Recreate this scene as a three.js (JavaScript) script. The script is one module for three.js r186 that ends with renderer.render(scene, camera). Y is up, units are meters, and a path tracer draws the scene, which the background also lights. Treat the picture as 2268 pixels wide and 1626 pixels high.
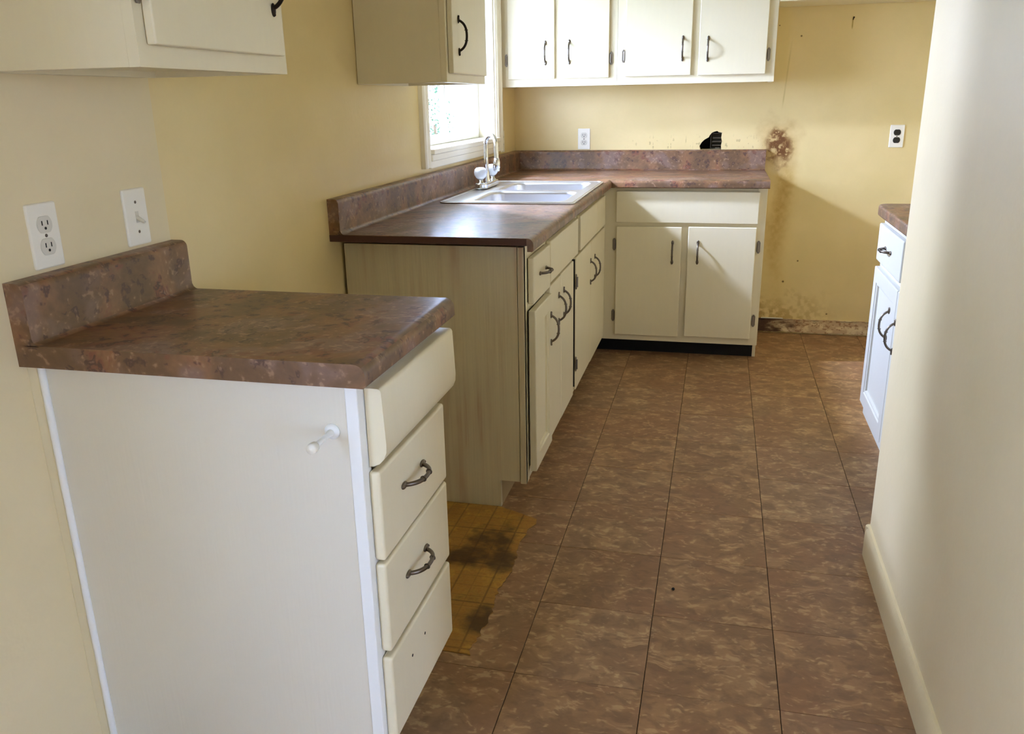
import * as THREE from 'three';
import { RoundedBoxGeometry } from 'three/addons/geometries/RoundedBoxGeometry.js';
import { mergeGeometries } from 'three/addons/utils/BufferGeometryUtils.js';

// ------------------------------------------------------------------ camera, sky, exposure
const scene = new THREE.Scene();
const camera = new THREE.PerspectiveCamera(2 * Math.atan(813 / 1848.48) * 180 / Math.PI, 2268 / 1626, 0.05, 200);
camera.position.set(1.1655, 1.3079, 4.8892);
camera.rotation.set(-0.3093, 0.2425, -0.0189, 'YXZ');
scene.background = new THREE.Color().setRGB(0.72, 0.92, 1.46);   // even bright overcast
scene.backgroundIntensity = 10.5;
const renderer = new THREE.WebGLRenderer({ antialias: true });
renderer.toneMapping = THREE.LinearToneMapping;
renderer.toneMappingExposure = 2.15;
renderer.shadowMap.enabled = true;

// ------------------------------------------------------------------ dimensions (metres)
const T = 0.921, LIP = 0.0395, D = 0.647, BH = 0.108, BT = 0.037;   // counter top height, lip, depth; splash height, thickness
const CEIL = 2.44, RX = 2.39;                                     // ceiling, right kitchen wall

// ------------------------------------------------------------------ noise and textures
function rng(seed) { let s = seed >>> 0; return () => { s = (s + 0x6D2B79F5) | 0; let t = Math.imul(s ^ (s >>> 15), 1 | s); t = (t + Math.imul(t ^ (t >>> 7), 61 | t)) ^ t; return ((t ^ (t >>> 14)) >>> 0) / 4294967296; }; }
const PERM = (() => { const r = rng(7), p = new Float32Array(65536); for (let i = 0; i < 65536; i++) p[i] = r(); return p; })();
function lat(ix, iy, s) { let h = Math.imul(ix, 374761393) + Math.imul(iy, 668265263) + Math.imul(s, 1274126177); h = Math.imul(h ^ (h >>> 13), 1274126177); return PERM[(h ^ (h >>> 16)) & 65535]; }
function vn(x, y, px, py, s) {           // value noise, periodic in px, py
  const x0 = Math.floor(x), y0 = Math.floor(y); let fx = x - x0, fy = y - y0; fx = fx * fx * (3 - 2 * fx); fy = fy * fy * (3 - 2 * fy);
  const m = (a, p) => ((a % p) + p) % p, xa = m(x0, px), xb = m(x0 + 1, px), ya = m(y0, py), yb = m(y0 + 1, py);
  const a = lat(xa, ya, s), b = lat(xb, ya, s), c = lat(xa, yb, s), d = lat(xb, yb, s);
  return a + (b - a) * fx + (c - a + (a - b - c + d) * fx) * fy;
}
function fbm(u, v, fx, fy, oct, s, gain = 0.5) { let a = 1, t = 0, n = 0; for (let i = 0; i < oct; i++) { t += a * vn(u * fx, v * fy, fx, fy, s + i); n += a; a *= gain; fx *= 2; fy *= 2; } return t / n; }
const sst = (a, b, x) => { const t = Math.min(1, Math.max(0, (x - a) / (b - a))); return t * t * (3 - 2 * t); };
const mix3 = (a, b, t) => [a[0] + (b[0] - a[0]) * t, a[1] + (b[1] - a[1]) * t, a[2] + (b[2] - a[2]) * t];
function tex(w, h, fn, color = true) {
  const d = new Uint8Array(w * h * 4);
  for (let j = 0; j < h; j++) for (let i = 0; i < w; i++) {
    const c = fn((i + 0.5) / w, (j + 0.5) / h), k = (j * w + i) * 4;
    if (typeof c === 'number') { d[k] = d[k + 1] = d[k + 2] = Math.max(0, Math.min(255, c * 255)); } else { d[k] = Math.max(0, Math.min(255, c[0])); d[k + 1] = Math.max(0, Math.min(255, c[1])); d[k + 2] = Math.max(0, Math.min(255, c[2])); }
    d[k + 3] = 255;
  }
  const t = new THREE.DataTexture(d, w, h); t.magFilter = THREE.LinearFilter; t.minFilter = THREE.LinearMipmapLinearFilter; t.generateMipmaps = true;
  t.wrapS = t.wrapT = THREE.RepeatWrapping; if (color) t.colorSpace = THREE.SRGBColorSpace; t.needsUpdate = true; return t;
}
function rep(t, sx, sy = sx, ox = 0, oy = 0) { const c = t.clone(); c.repeat.set(sx, sy); c.offset.set(ox, oy); c.needsUpdate = true; return c; }

// ------------------------------------------------------------------ geometry helpers
function boxUV(g) {                       // metric uv from the dominant axis of each face
  g = g.index ? g.toNonIndexed() : g; const p = g.attributes.position, n = p.count, uv = new Float32Array(n * 2), a = new THREE.Vector3(), b = new THREE.Vector3(), c = new THREE.Vector3();
  for (let i = 0; i < n; i += 3) {
    a.fromBufferAttribute(p, i); b.fromBufferAttribute(p, i + 1); c.fromBufferAttribute(p, i + 2);
    const nn = b.clone().sub(a).cross(c.clone().sub(a)), x = Math.abs(nn.x), y = Math.abs(nn.y), z = Math.abs(nn.z);
    for (let k = 0; k < 3; k++) { const q = [a, b, c][k], o = (i + k) * 2; if (y >= x && y >= z) { uv[o] = q.x; uv[o + 1] = q.z; } else if (x >= z) { uv[o] = q.z; uv[o + 1] = q.y; } else { uv[o] = q.x; uv[o + 1] = q.y; } }
  }
  g.setAttribute('uv', new THREE.BufferAttribute(uv, 2)); return g;
}
function clean(g) { g = g.index ? g.toNonIndexed() : g; for (const k of Object.keys(g.attributes)) if (!['position', 'normal', 'uv'].includes(k)) g.deleteAttribute(k); g.morphAttributes = {}; return g; }
const merge = (...l) => mergeGeometries(l.flat().map(clean), false);
function bx(x0, x1, y0, y1, z0, z1, r = 0) {   // box from corner to corner with rounded edges
  const w = x1 - x0, h = y1 - y0, d = z1 - z0;
  const g = r > 0 ? new RoundedBoxGeometry(w, h, d, 2, Math.min(r, w / 2.01, h / 2.01, d / 2.01)) : new THREE.BoxGeometry(w, h, d);
  g.translate((x0 + x1) / 2, (y0 + y1) / 2, (z0 + z1) / 2); return boxUV(clean(g));
}
function extr(shape, depth, o = {}) { return clean(new THREE.ExtrudeGeometry(shape, { depth, bevelEnabled: false, curveSegments: 12, ...o })); }
function shp(pts) { const s = new THREE.Shape(); pts.forEach((p, i) => i ? s.lineTo(p[0], p[1]) : s.moveTo(p[0], p[1])); s.closePath(); return s; }
function path(pts) { const s = new THREE.Path(); pts.forEach((p, i) => i ? s.lineTo(p[0], p[1]) : s.moveTo(p[0], p[1])); s.closePath(); return s; }
const arc = (cx, cy, r, a0, a1, n) => Array.from({ length: n + 1 }, (_, i) => { const a = a0 + (a1 - a0) * i / n; return [cx + r * Math.cos(a), cy + r * Math.sin(a)]; });
// profile (a, y) swept along z from z0 to z1, a = x; smooth where the profile turns gently
function sweepZ(prof, z0, z1) { return smoothProfile(prof, z0, z1, (a, y, t) => [a, y, t]); }
function sweepX(prof, x0, x1) { return smoothProfile(prof, x0, x1, (a, y, t) => [t, y, a]); }
function smoothProfile(prof, t0, t1, put) {
  const n = prof.length, pos = [], nor = [], en = [];
  for (let i = 0; i < n; i++) { const a = prof[i], b = prof[(i + 1) % n], l = Math.hypot(b[0] - a[0], b[1] - a[1]) || 1; en.push([(b[1] - a[1]) / l, -(b[0] - a[0]) / l]); }
  const vnrm = (e, k) => { const o = k === e ? (e + n - 1) % n : (e + 1) % n, d = en[e][0] * en[o][0] + en[e][1] * en[o][1]; if (d < 0.8) return en[e]; const s = [en[e][0] + en[o][0], en[e][1] + en[o][1]], l = Math.hypot(...s); return [s[0] / l, s[1] / l]; };
  const P = (q, t) => put(q[0], q[1], t), flip = (() => { const a = put(1, 0, 0), b = put(0, 1, 0), c = put(0, 0, 1); return new THREE.Vector3(...a).cross(new THREE.Vector3(...b)).dot(new THREE.Vector3(...c)) < 0; })();
  const tri = (v, m) => { const o = flip ? [0, 2, 1] : [0, 1, 2]; for (const k of o) { pos.push(...v[k]); nor.push(...m[k]); } };
  for (let i = 0; i < n; i++) {
    const a = prof[i], b = prof[(i + 1) % n], na = vnrm(i, i), nb = vnrm(i, (i + 1) % n), A = put(na[0], na[1], 0), B = put(nb[0], nb[1], 0);
    tri([P(a, t0), P(b, t0), P(b, t1)], [A, B, B]); tri([P(a, t0), P(b, t1), P(a, t1)], [A, B, A]);
  }
  const f = THREE.ShapeUtils.triangulateShape(prof.map(q => new THREE.Vector2(...q)), []);
  const N0 = put(0, 0, -1), N1 = put(0, 0, 1);
  for (const [i, j, k] of f) { tri([P(prof[i], t0), P(prof[k], t0), P(prof[j], t0)], [N0, N0, N0]); tri([P(prof[i], t1), P(prof[j], t1), P(prof[k], t1)], [N1, N1, N1]); }
  const g = new THREE.BufferGeometry(); g.setAttribute('position', new THREE.Float32BufferAttribute(pos, 3)); g.setAttribute('normal', new THREE.Float32BufferAttribute(nor, 3)); g.setAttribute('uv', new THREE.Float32BufferAttribute(new Float32Array(pos.length / 3 * 2), 2));
  return boxUV(g);
}

// ------------------------------------------------------------------ naming
const used = {};
const numbered = n => { const k = used[n] = (used[n] ?? -1) + 1; return k ? n + '_' + String(k).padStart(3, '0') : n; };
function M(name, g, m, parent) { const o = new THREE.Mesh(g, m); o.name = parent === scene ? numbered(name) : name; o.castShadow = o.receiveShadow = true; if (parent) parent.add(o); return o; }
function thing(name, label, category, at = [0, 0, 0], group) { const o = new THREE.Group(); o.name = numbered(name); o.position.set(...at); o.userData = { label, category }; if (group) o.userData.group = group; scene.add(o); return o; }
// a part given in world coordinates under a thing whose base stands at thing.position
function part(t, name, g, m) { let r = t; while (r.parent && r.parent !== scene) r = r.parent; g.translate(-r.position.x, -r.position.y, -r.position.z); return M(name, g, m, t); }
function struct(name, g, m) { const o = M(name, g, m, scene); o.userData.kind = 'structure'; return o; }
function structGroup(name) { const o = new THREE.Group(); o.name = numbered(name); o.userData.kind = 'structure'; scene.add(o); return o; }

// ------------------------------------------------------------------ materials
const peel = tex(512, 512, (u, v) => 0.5 * fbm(u, v, 60, 60, 3, 11) + 0.5 * fbm(u, v, 9, 9, 3, 21), false);
const WALLC = [231, 208, 150];
const paintTex = tex(512, 512, (u, v) => { const n = fbm(u, v, 5, 5, 5, 31) - 0.5, k = 1 + n * 0.07; return [WALLC[0] * k, WALLC[1] * k, WALLC[2] * (k + n * 0.05)]; });
const std = o => new THREE.MeshPhysicalMaterial(o);
const paleTex = tex(512, 512, (u, v) => { const n = fbm(u, v, 5, 5, 5, 35) - 0.5, k = 1 + n * 0.06; return [231 * k, 213 * k, 170 * (k + n * 0.04)]; });
const wallPale = std({ map: rep(paleTex, 0.8), bumpMap: rep(peel, 1.6), bumpScale: 0.0006, roughness: 0.38, specularIntensity: 0.9 });
const wallM = std({ map: rep(paintTex, 0.8), bumpMap: rep(peel, 1.6), bumpScale: 0.0006, roughness: 0.38, specularIntensity: 0.9 });
// back wall: its paint with the mould patch, drips, scuffs and the grimy foot of the range gap (1 texel = 1.2 mm)
const BW = 2.46, backTex = tex(2048, 2048, (u, v) => {
  const x = u * BW, y = v * BW, n = fbm(u, v, 12, 12, 5, 31) - 0.5, k = 1 + n * 0.07; let c = [WALLC[0] * k, WALLC[1] * k, WALLC[2] * (k + n * 0.05)];
  const f1 = fbm(u, v, 40, 40, 5, 41), f2 = fbm(u, v, 130, 130, 4, 51), f3 = fbm(u, v, 300, 14, 3, 61);
  if (x > 1.2 && x < 1.8 && y > 0.5 && y < 1.3) {                 // mould patch by the end of the splash
    const dx = (x - 1.475 - (1.03 - y) * 0.12) / 0.075, dy = (y - 1.045) / 0.10, r = Math.hypot(dx, dy) + (f1 - 0.5) * 1.3;
    const core = sst(1.15, 0.35, r) * sst(0.34, 0.54, f2 * 0.6 + f1 * 0.4 + 0.05), halo = sst(1.9, 0.6, r);
    c = mix3(c, [176, 140, 84], halo * 0.45); c = mix3(c, [106, 66, 30], core * 0.95);
    const spk = sst(0.68, 0.74, f2) * sst(1.3, 0.6, r); c = mix3(c, [216, 186, 130], spk * 0.7);
  }
  if (x > 1.40 && x < 1.6 && y < 1.0) {                           // brown run below it
    const w = 0.045 + 0.03 * (f1 - 0.5), q = Math.exp(-Math.pow((x - 1.50 - 0.02 * Math.sin(y * 9)) / w, 2)) * sst(0.05, 0.75, y) * sst(0.99, 0.88, y);
    c = mix3(c, [176, 136, 62], q * (0.25 + 0.6 * f2) * 0.95);
  }
  if (x > 1.42 && x < 1.56 && y > 1.15 && y < 1.75) {             // long thin drip
    const xx = 1.478 + (y - 1.3) * 0.07, q = Math.exp(-Math.pow((x - xx) / 0.0035, 2)) * sst(1.22, 1.3, y) * sst(1.62, 1.45, y); c = mix3(c, [186, 162, 100], q * (0.15 + 0.5 * f1));
  }
  if (x > 1.77 && x < 1.81 && y > 1.62 && y < 1.70) { const q = Math.exp(-Math.pow((x - 1.787) / 0.003, 2)) * sst(1.62, 1.64, y) * sst(1.69, 1.67, y); c = mix3(c, [150, 116, 40], q * 0.7); }
  if (x > 1.38 && y < 0.3) { const q = sst(0.27, 0.08, y + (f1 - 0.5) * 0.22) * sst(1.95, 1.42, x); c = mix3(c, [150, 112, 52], q * sst(0.3, 0.65, f2) * 0.55); }   // grime at the foot
  if (x > 0.6 && x < 1.45 && y > 1.03 && y < 1.13) { const q = sst(0.62, 0.68, f3 * 0.4 + f2 * 0.6) * sst(1.03, 1.045, y) * sst(1.12, 1.06, y) * sst(0.6, 0.8, x); c = mix3(c, [180, 156, 108], q * 0.6); }   // scuffs over the splash
  for (const [px, py, pr] of [[1.5425, 1.6, 0.006], [1.43, 1.655, 0.004], [1.62, 0.42, 0.006], [1.55, 0.3, 0.008], [1.8, 0.12, 0.006]]) { const q = sst(pr, pr * 0.4, Math.hypot(x - px, y - py)); if (q) c = mix3(c, [92, 66, 28], q * 0.8); }
  return c;
});
const backM = std({ map: rep(backTex, 1 / BW), bumpMap: rep(peel, 1.6), bumpScale: 0.0006, roughness: 0.45, specularIntensity: 0.8 });
const ceilM = std({ color: 0xd9d2c0, roughness: 0.85 });
const creamTex = tex(512, 512, (u, v) => { const n = fbm(u, v, 4, 4, 5, 71) - 0.5, b = fbm(u, v, 90, 4, 3, 75) - 0.5, k = 1 + n * 0.035 + b * 0.008; return [234 * k, 222 * k, 189 * (k + n * 0.03)]; });
const brush = tex(512, 512, (u, v) => 0.6 * fbm(u, v, 110, 6, 3, 81) + 0.4 * fbm(u, v, 24, 24, 3, 85), false);
const cream = std({ map: rep(creamTex, 1), bumpMap: rep(brush, 2), bumpScale: 0.0002, roughness: 0.33, clearcoat: 0.0 });
const white = std({ color: 0xcfccc0, roughness: 0.32, bumpMap: rep(brush, 2), bumpScale: 0.0003 });
const whiteTrim = std({ color: 0xf3f3ee, roughness: 0.3 });
// the exposed end panel: old cream over wood, streaked downwards, worn to pinkish brown
const panelTex = tex(512, 1024, (u, v) => {
  const a = fbm(u, v, 40, 2, 5, 91), b = fbm(u, v, 7, 3, 4, 95), g = fbm(u, v, 160, 5, 3, 97); let c = [208, 195, 160];
  c = mix3(c, [196, 174, 140], sst(0.4, 0.7, a * 0.6 + b * 0.4) * 0.55); c = mix3(c, [180, 136, 106], sst(0.55, 0.75, a) * sst(0.45, 0.65, b) * 0.4); const k = 0.975 + 0.05 * g; return [c[0] * k, c[1] * k, c[2] * k];
});
const panelM = std({ map: rep(panelTex, 1 / 0.62, 1 / 0.92), bumpMap: rep(brush, 2), bumpScale: 0.0008, roughness: 0.5 });
const endM = std({ color: 0xe4ddcb, bumpMap: rep(brush, 2), bumpScale: 0.0004, roughness: 0.36 });
const edgeBrown = std({ color: 0x6d4526, roughness: 0.7 });
// laminate: brown stone print with mauve, rust and dark flecks (repeats every 0.8 m)
const lamTex = tex(1024, 1024, (u, v) => {
  const w = 0.06 * (fbm(u, v, 6, 6, 3, 101) - 0.5), U = u + w, V = v - w;
  const a = fbm(U, V, 9, 9, 5, 103), b = fbm(U, V, 7, 7, 4, 113), c2 = fbm(U, V, 34, 34, 4, 123), d = fbm(U, V, 90, 90, 3, 133);
  let c = mix3([108, 78, 50], [136, 96, 62], sst(0.35, 0.65, a)); c = mix3(c, [132, 104, 92], sst(0.54, 0.7, b) * 0.75); c = mix3(c, [124, 66, 48], sst(0.53, 0.7, a * 0.5 + c2 * 0.5) * 0.7);
  c = mix3(c, [68, 44, 36], sst(0.56, 0.68, c2) * sst(0.4, 0.6, d) * 0.75); c = mix3(c, [172, 138, 112], sst(0.6, 0.72, d * 0.6 + b * 0.4) * 0.45); const k = 0.92 + 0.16 * d; return [c[0] * k, c[1] * k, c[2] * k];
});
const lam = std({ map: rep(lamTex, 1.25), roughness: 0.52, specularIntensity: 1, clearcoat: 0.4, clearcoatRoughness: 0.24, bumpMap: rep(peel, 3), bumpScale: 0.0002 });
const lamEdge = std({ color: 0x4a2c1e, roughness: 0.7 });
// vinyl floor tiles: brown stone print, drawn out in one direction
const tileTex = tex(1024, 1024, (u, v) => {
  const w = 0.05 * (fbm(u, v, 14, 14, 4, 201) - 0.5), w2 = 0.05 * (fbm(u, v, 14, 14, 4, 205) - 0.5), U = u + w, V = v + w2;
  const a = fbm(U, V, 16, 24, 5, 203), b = fbm(U, V, 34, 52, 4, 213), c2 = fbm(U, V, 5, 5, 3, 223), d = fbm(U, V, 60, 110, 3, 233);
  let c = mix3([153, 119, 87], [177, 140, 102], sst(0.34, 0.66, a)); c = mix3(c, [154, 112, 82], sst(0.5, 0.7, c2) * 0.45); c = mix3(c, [126, 98, 74], sst(0.5, 0.74, b) * 0.4);
  c = mix3(c, [206, 176, 132], sst(0.57, 0.7, d * 0.65 + a * 0.35) * 0.55); const k = 0.94 + 0.12 * d; return [c[0] * k, c[1] * k, c[2] * k];
});
const tileBump = tex(512, 512, (u, v) => 0.5 * fbm(u, v, 20, 34, 4, 213) + 0.5 * fbm(u, v, 6, 6, 3, 243), false);
const tileMs = [0, 1, 2].map(i => std({ map: rep(tileTex, 1 / 0.9), color: [0xffffff, 0xf8f4f0, 0xfffaf4][i], roughness: 0.48, bumpMap: rep(tileBump, 1 / 0.9), bumpScale: 0.0008, specularIntensity: 0.7 }));
const slabM = std({ color: 0x1f140d, roughness: 0.9 });
const steel = std({ color: 0xdfe0e4, metalness: 1, roughness: 0.3 });
const chrome = std({ color: 0xe4e6ea, metalness: 1, roughness: 0.09 });
const acrylic = std({ color: 0xf6f8fa, roughness: 0.12, transmission: 0.35, thickness: 0.02, ior: 1.49 });
const pewter = std({ color: 0x6e6459, metalness: 0.9, roughness: 0.36 });
const hingeM = std({ color: 0x8d847a, metalness: 0.9, roughness: 0.38 });
const bronze = std({ color: 0x2e2620, metalness: 0.8, roughness: 0.45 });
const black = std({ color: 0x0b0a09, roughness: 0.85 });
const plastic = std({ color: 0xf4eedd, roughness: 0.35 });
const plasticOld = std({ color: 0xdcd6c4, roughness: 0.4 });
const blackPlastic = std({ color: 0x121212, roughness: 0.35 });

// ------------------------------------------------------------------ room shell
// floor: dark slab with 12 inch vinyl tiles laid on it
const floor = structGroup('floor');
M('floor_slab', bx(-0.2, 4.5, -0.12, -0.004, -0.2, 7.5), slabM, floor);
{
  const S = 0.3048, tx = 0.7531, tz = 3.2561, r = rng(5), gap = 0.0008;
  for (let i = -2; i < 6; i++) for (let k = -11; k < 5; k++) {
    const x0 = Math.max(tx + i * S, 0.0), x1 = Math.min(tx + (i + 1) * S, RX), z0 = Math.max(tz + k * S, 0.0), z1 = tz + (k + 1) * S;
    if (x1 - x0 < 0.02 || z1 - z0 < 0.02) continue; if (x1 <= 0.46 && z1 < 2.4) continue; if (x0 > 1.8 && z0 > 2.5) continue;
    const h = (r() - 0.5) * 0.0007, g = new RoundedBoxGeometry(x1 - x0 - 2 * gap, 0.004, z1 - z0 - 2 * gap, 1, 0.0009);
    g.translate((x0 + x1) / 2, -0.002 + h, (z0 + z1) / 2); const q = boxUV(clean(g)), uv = q.attributes.uv, ou = r(), ov = r(), fl = r() < 0.5 ? -1 : 1;
    for (let j = 0; j < uv.count; j++) uv.setXY(j, fl * uv.getX(j) + ou, uv.getY(j) + ov);
    const t = M('tile', q, tileMs[Math.floor(r() * 3)], floor);
  }
  M('far_floor', bx(0, 4.3, -0.004, -0.0005, tz + 5 * S, 7.3), tileMs[0], floor);
}
// left wall with the window opening
const WZ0 = 0.445, WZ1 = 1.545, WY0 = 1.115, WY1 = 1.96;
{
  const SEAM = 3.283, turn = g => { g.applyMatrix4(new THREE.Matrix4().makeBasis(new THREE.Vector3(0, 0, 1), new THREE.Vector3(0, 1, 0), new THREE.Vector3(-1, 0, 0))); return boxUV(g); };   // (z, y, depth) -> x = -depth
  const s = shp([[0, 0], [SEAM, 0], [SEAM, CEIL], [0, CEIL]]); s.holes.push(path([[WZ0, WY0], [WZ1, WY0], [WZ1, WY1], [WZ0, WY1]]));
  struct('wall_left', turn(extr(s, 0.14)), wallM);
  const n = shp([[SEAM, 0], [7.3, 0], [7.3, CEIL], [SEAM, CEIL]]); n.holes.push(path([[5.2, 0.9], [6.5, 0.9], [6.5, 2.05], [5.2, 2.05]]));
  struct('wall_left', turn(extr(n, 0.14)), wallPale);
}
// back wall, broken open around an old outlet box
{
  const s = shp([[-0.14, 0], [RX + 0.12, 0], [RX + 0.12, CEIL], [-0.14, CEIL]]);
  s.holes.push(path([[1.056, 1.0295], [1.168, 1.0295], [1.166, 1.05], [1.17, 1.07], [1.165, 1.092], [1.168, 1.118], [1.15, 1.121], [1.142, 1.1275], [1.128, 1.124], [1.114, 1.119], [1.104, 1.106], [1.098, 1.094], [1.076, 1.082], [1.06, 1.066], [1.05, 1.047]]));
  const g = extr(s, 0.1); g.translate(0, 0, -0.1); struct('wall_back', boxUV(g), backM);
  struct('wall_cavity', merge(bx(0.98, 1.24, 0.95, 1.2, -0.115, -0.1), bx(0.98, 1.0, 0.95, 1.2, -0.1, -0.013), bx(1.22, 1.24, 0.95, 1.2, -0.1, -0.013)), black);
}
struct('wall_right', bx(RX, RX + 0.12, 0, CEIL, 0, 2.62), wallM);
struct('wall_partition', bx(1.655, 1.775, 0, CEIL, 2.5, 4.25, 0.004), wallPale);
struct('ceiling', bx(-0.14, 4.42, CEIL, CEIL + 0.12, -0.1, 7.42), ceilM);
// dining room behind the camera, its glazed door to the right lights the near end
struct('wall_alcove', bx(1.775, RX + 0.12, 0, CEIL, 2.5, 2.62), wallM);
struct('wall_dining_side', bx(1.775, 4.3, 0, CEIL, 4.13, 4.25), wallPale);
struct('wall_dining_back', bx(-0.14, 4.42, 0, CEIL, 7.3, 7.42), wallPale);
{
  const s = shp([[4.13, 0], [7.3, 0], [7.3, CEIL], [4.13, CEIL]]); s.holes.push(path([[6.0, 0.06], [6.9, 0.06], [6.9, 2.0], [6.0, 2.0]]));
  const g = extr(s, 0.12); g.applyMatrix4(new THREE.Matrix4().makeBasis(new THREE.Vector3(0, 0, 1), new THREE.Vector3(0, 1, 0), new THREE.Vector3(-1, 0, 0))); g.translate(4.42, 0, 0); struct('wall_dining_right', boxUV(g), wallPale);
  const d = structGroup('door_1'); for (const [a, b] of [[6.0, 6.07], [6.83, 6.9]]) M('door_stile', bx(4.33, 4.38, 0.06, 2.0, a, b, 0.004), whiteTrim, d);
  M('door_rail', bx(4.33, 4.38, 0.06, 0.16, 6.07, 6.83, 0.004), whiteTrim, d); M('door_rail', bx(4.33, 4.38, 1.93, 2.0, 6.07, 6.83, 0.004), whiteTrim, d);
}
// outside: ground and the low eave over the kitchen window
struct('ground_outside', bx(-30, 30, -0.6, -0.5, -30, 30), std({ color: 0x8a8f7c, roughness: 0.95 }));
struct('eave_outside', merge(bx(-0.8, -0.14, 2.0, 2.06, -1, 4.5), bx(-0.82, -0.80, 1.96, 2.1, -1, 4.5)), whiteTrim);

// a shrub in the yard, seen at the left edge of the window
{
  const t = thing('shrub', 'small green shrub in the yard, glimpsed at the left edge of the kitchen window', 'shrub', [-2.75, -0.5, -6.7]), r = rng(23), pos = [];
  const st = new THREE.CylinderGeometry(0.02, 0.035, 1.5, 8); st.translate(0, 0.75, 0); M('stem', clean(st), std({ color: 0x4a3a28, roughness: 0.9 }), t);
  for (let i = 0; i < 420; i++) {
    const a = r() * 6.283, h = 0.9 + r() * 1.25, q = (0.05 + 0.2 * Math.sin((h - 0.9) / 1.25 * 2.9)) * Math.sqrt(r()), c = new THREE.Vector3(q * Math.cos(a), h, q * Math.sin(a)), u = new THREE.Vector3(r() - 0.5, r() - 0.3, r() - 0.5).normalize().multiplyScalar(0.05), w = new THREE.Vector3(r() - 0.5, r() - 0.5, r() - 0.5).cross(u).normalize().multiplyScalar(0.018);
    const p = [c, c.clone().addScaledVector(u, 0.5).add(w), c.clone().add(u), c.clone().addScaledVector(u, 0.5).sub(w)].map(v => v.toArray()); pos.push(...p[0], ...p[1], ...p[2], ...p[0], ...p[2], ...p[3]);
  }
  const g = new THREE.BufferGeometry(); g.setAttribute('position', new THREE.Float32BufferAttribute(pos, 3)); g.computeVertexNormals(); const f = M('foliage', g, std({ color: 0x1d4a30, roughness: 0.7, side: THREE.DoubleSide }), t); f.userData.kind = 'stuff';
}
// window in the left wall
const paneM = std({ color: 0xffffff, roughness: 0.0, transmission: 1, thickness: 0, ior: 1.45 });
{
  const w = structGroup('window_1');
  const trimM = std({ color: 0xf2e9d2, roughness: 0.35 });
  M('jamb', bx(-0.14, 0.0, WY0, WY1, WZ0 - 0.005, WZ0 + 0.012), trimM, w); M('jamb', bx(-0.14, 0.0, WY0, WY1, WZ1 - 0.012, WZ1 + 0.005), trimM, w); M('head_jamb', bx(-0.14, 0.0, WY1 - 0.012, WY1 + 0.005, WZ0, WZ1), trimM, w);
  const cas = [[0, 0], [0.085, 0], [0.085, 0.018], [0.078, 0.024], [0.066, 0.024], [0.058, 0.017], [0.03, 0.013], [0.022, 0.018], [0.012, 0.018], [0.006, 0.012], [0, 0.01]];
  const cg = (z, dir) => { const p = cas.map(([a, x]) => [x, z + dir * a]); const sh = shp(p); const g = extr(sh, WY1 + 0.085 - (WY0 - 0.065)); g.applyMatrix4(new THREE.Matrix4().makeBasis(new THREE.Vector3(1, 0, 0), new THREE.Vector3(0, 0, 1), new THREE.Vector3(0, -1, 0))); g.translate(0, WY1 + 0.085, 0); return boxUV(g); };
  M('casing', cg(WZ1, 1), trimM, w); M('casing', cg(WZ0, -1), trimM, w);
  M('head_casing', bx(0, 0.024, WY1, WY1 + 0.085, WZ0, WZ1, 0.003), trimM, w);
  M('stool', bx(-0.14, 0.03, WY0 - 0.014, WY0 + 0.008, WZ0 + 0.001, WZ1 - 0.001, 0.005), trimM, w);
  M('apron', merge(bx(0, 0.022, WY0 - 0.04, WY0 - 0.014, WZ0, WZ1, 0.004), bx(0, 0.014, WY0 - 0.07, WY0 - 0.04, WZ0, WZ1, 0.004)), trimM, w);
  const s = M('sash', merge(bx(-0.115, -0.085, WY0 + 0.008, WY0 + 0.05, WZ0 + 0.012, WZ1 - 0.012, 0.004), bx(-0.115, -0.085, WY1 - 0.05, WY1 - 0.012, WZ0 + 0.012, WZ1 - 0.012, 0.004), bx(-0.115, -0.085, WY0 + 0.05, WY1 - 0.05, WZ0 + 0.012, WZ0 + 0.035, 0.004), bx(-0.115, -0.085, WY0 + 0.05, WY1 - 0.05, WZ1 - 0.035, WZ1 - 0.012, 0.004)), whiteTrim, w);
  M('mullion', bx(-0.112, -0.088, WY0 + 0.05, WY1 - 0.05, 1.005, 1.03, 0.004), whiteTrim, w);
  for (const [a, b] of [[WZ0 + 0.035, 1.005], [1.03, WZ1 - 0.035]]) M('pane', bx(-0.1015, -0.0985, WY0 + 0.05, WY1 - 0.05, a, b), paneM, w);
}
// unseen dining room window behind the camera, added to light the partition
{
  const w = structGroup('added_window_2');
  M('sash', merge(bx(-0.1, -0.06, 0.9, 0.96, 5.2, 6.5, 0.004), bx(-0.1, -0.06, 1.99, 2.05, 5.2, 6.5, 0.004), bx(-0.1, -0.06, 0.96, 1.99, 5.2, 5.26, 0.004), bx(-0.1, -0.06, 0.96, 1.99, 6.44, 6.5, 0.004), bx(-0.1, -0.06, 1.46, 1.5, 5.26, 6.44, 0.004)), whiteTrim, w);
}
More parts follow.
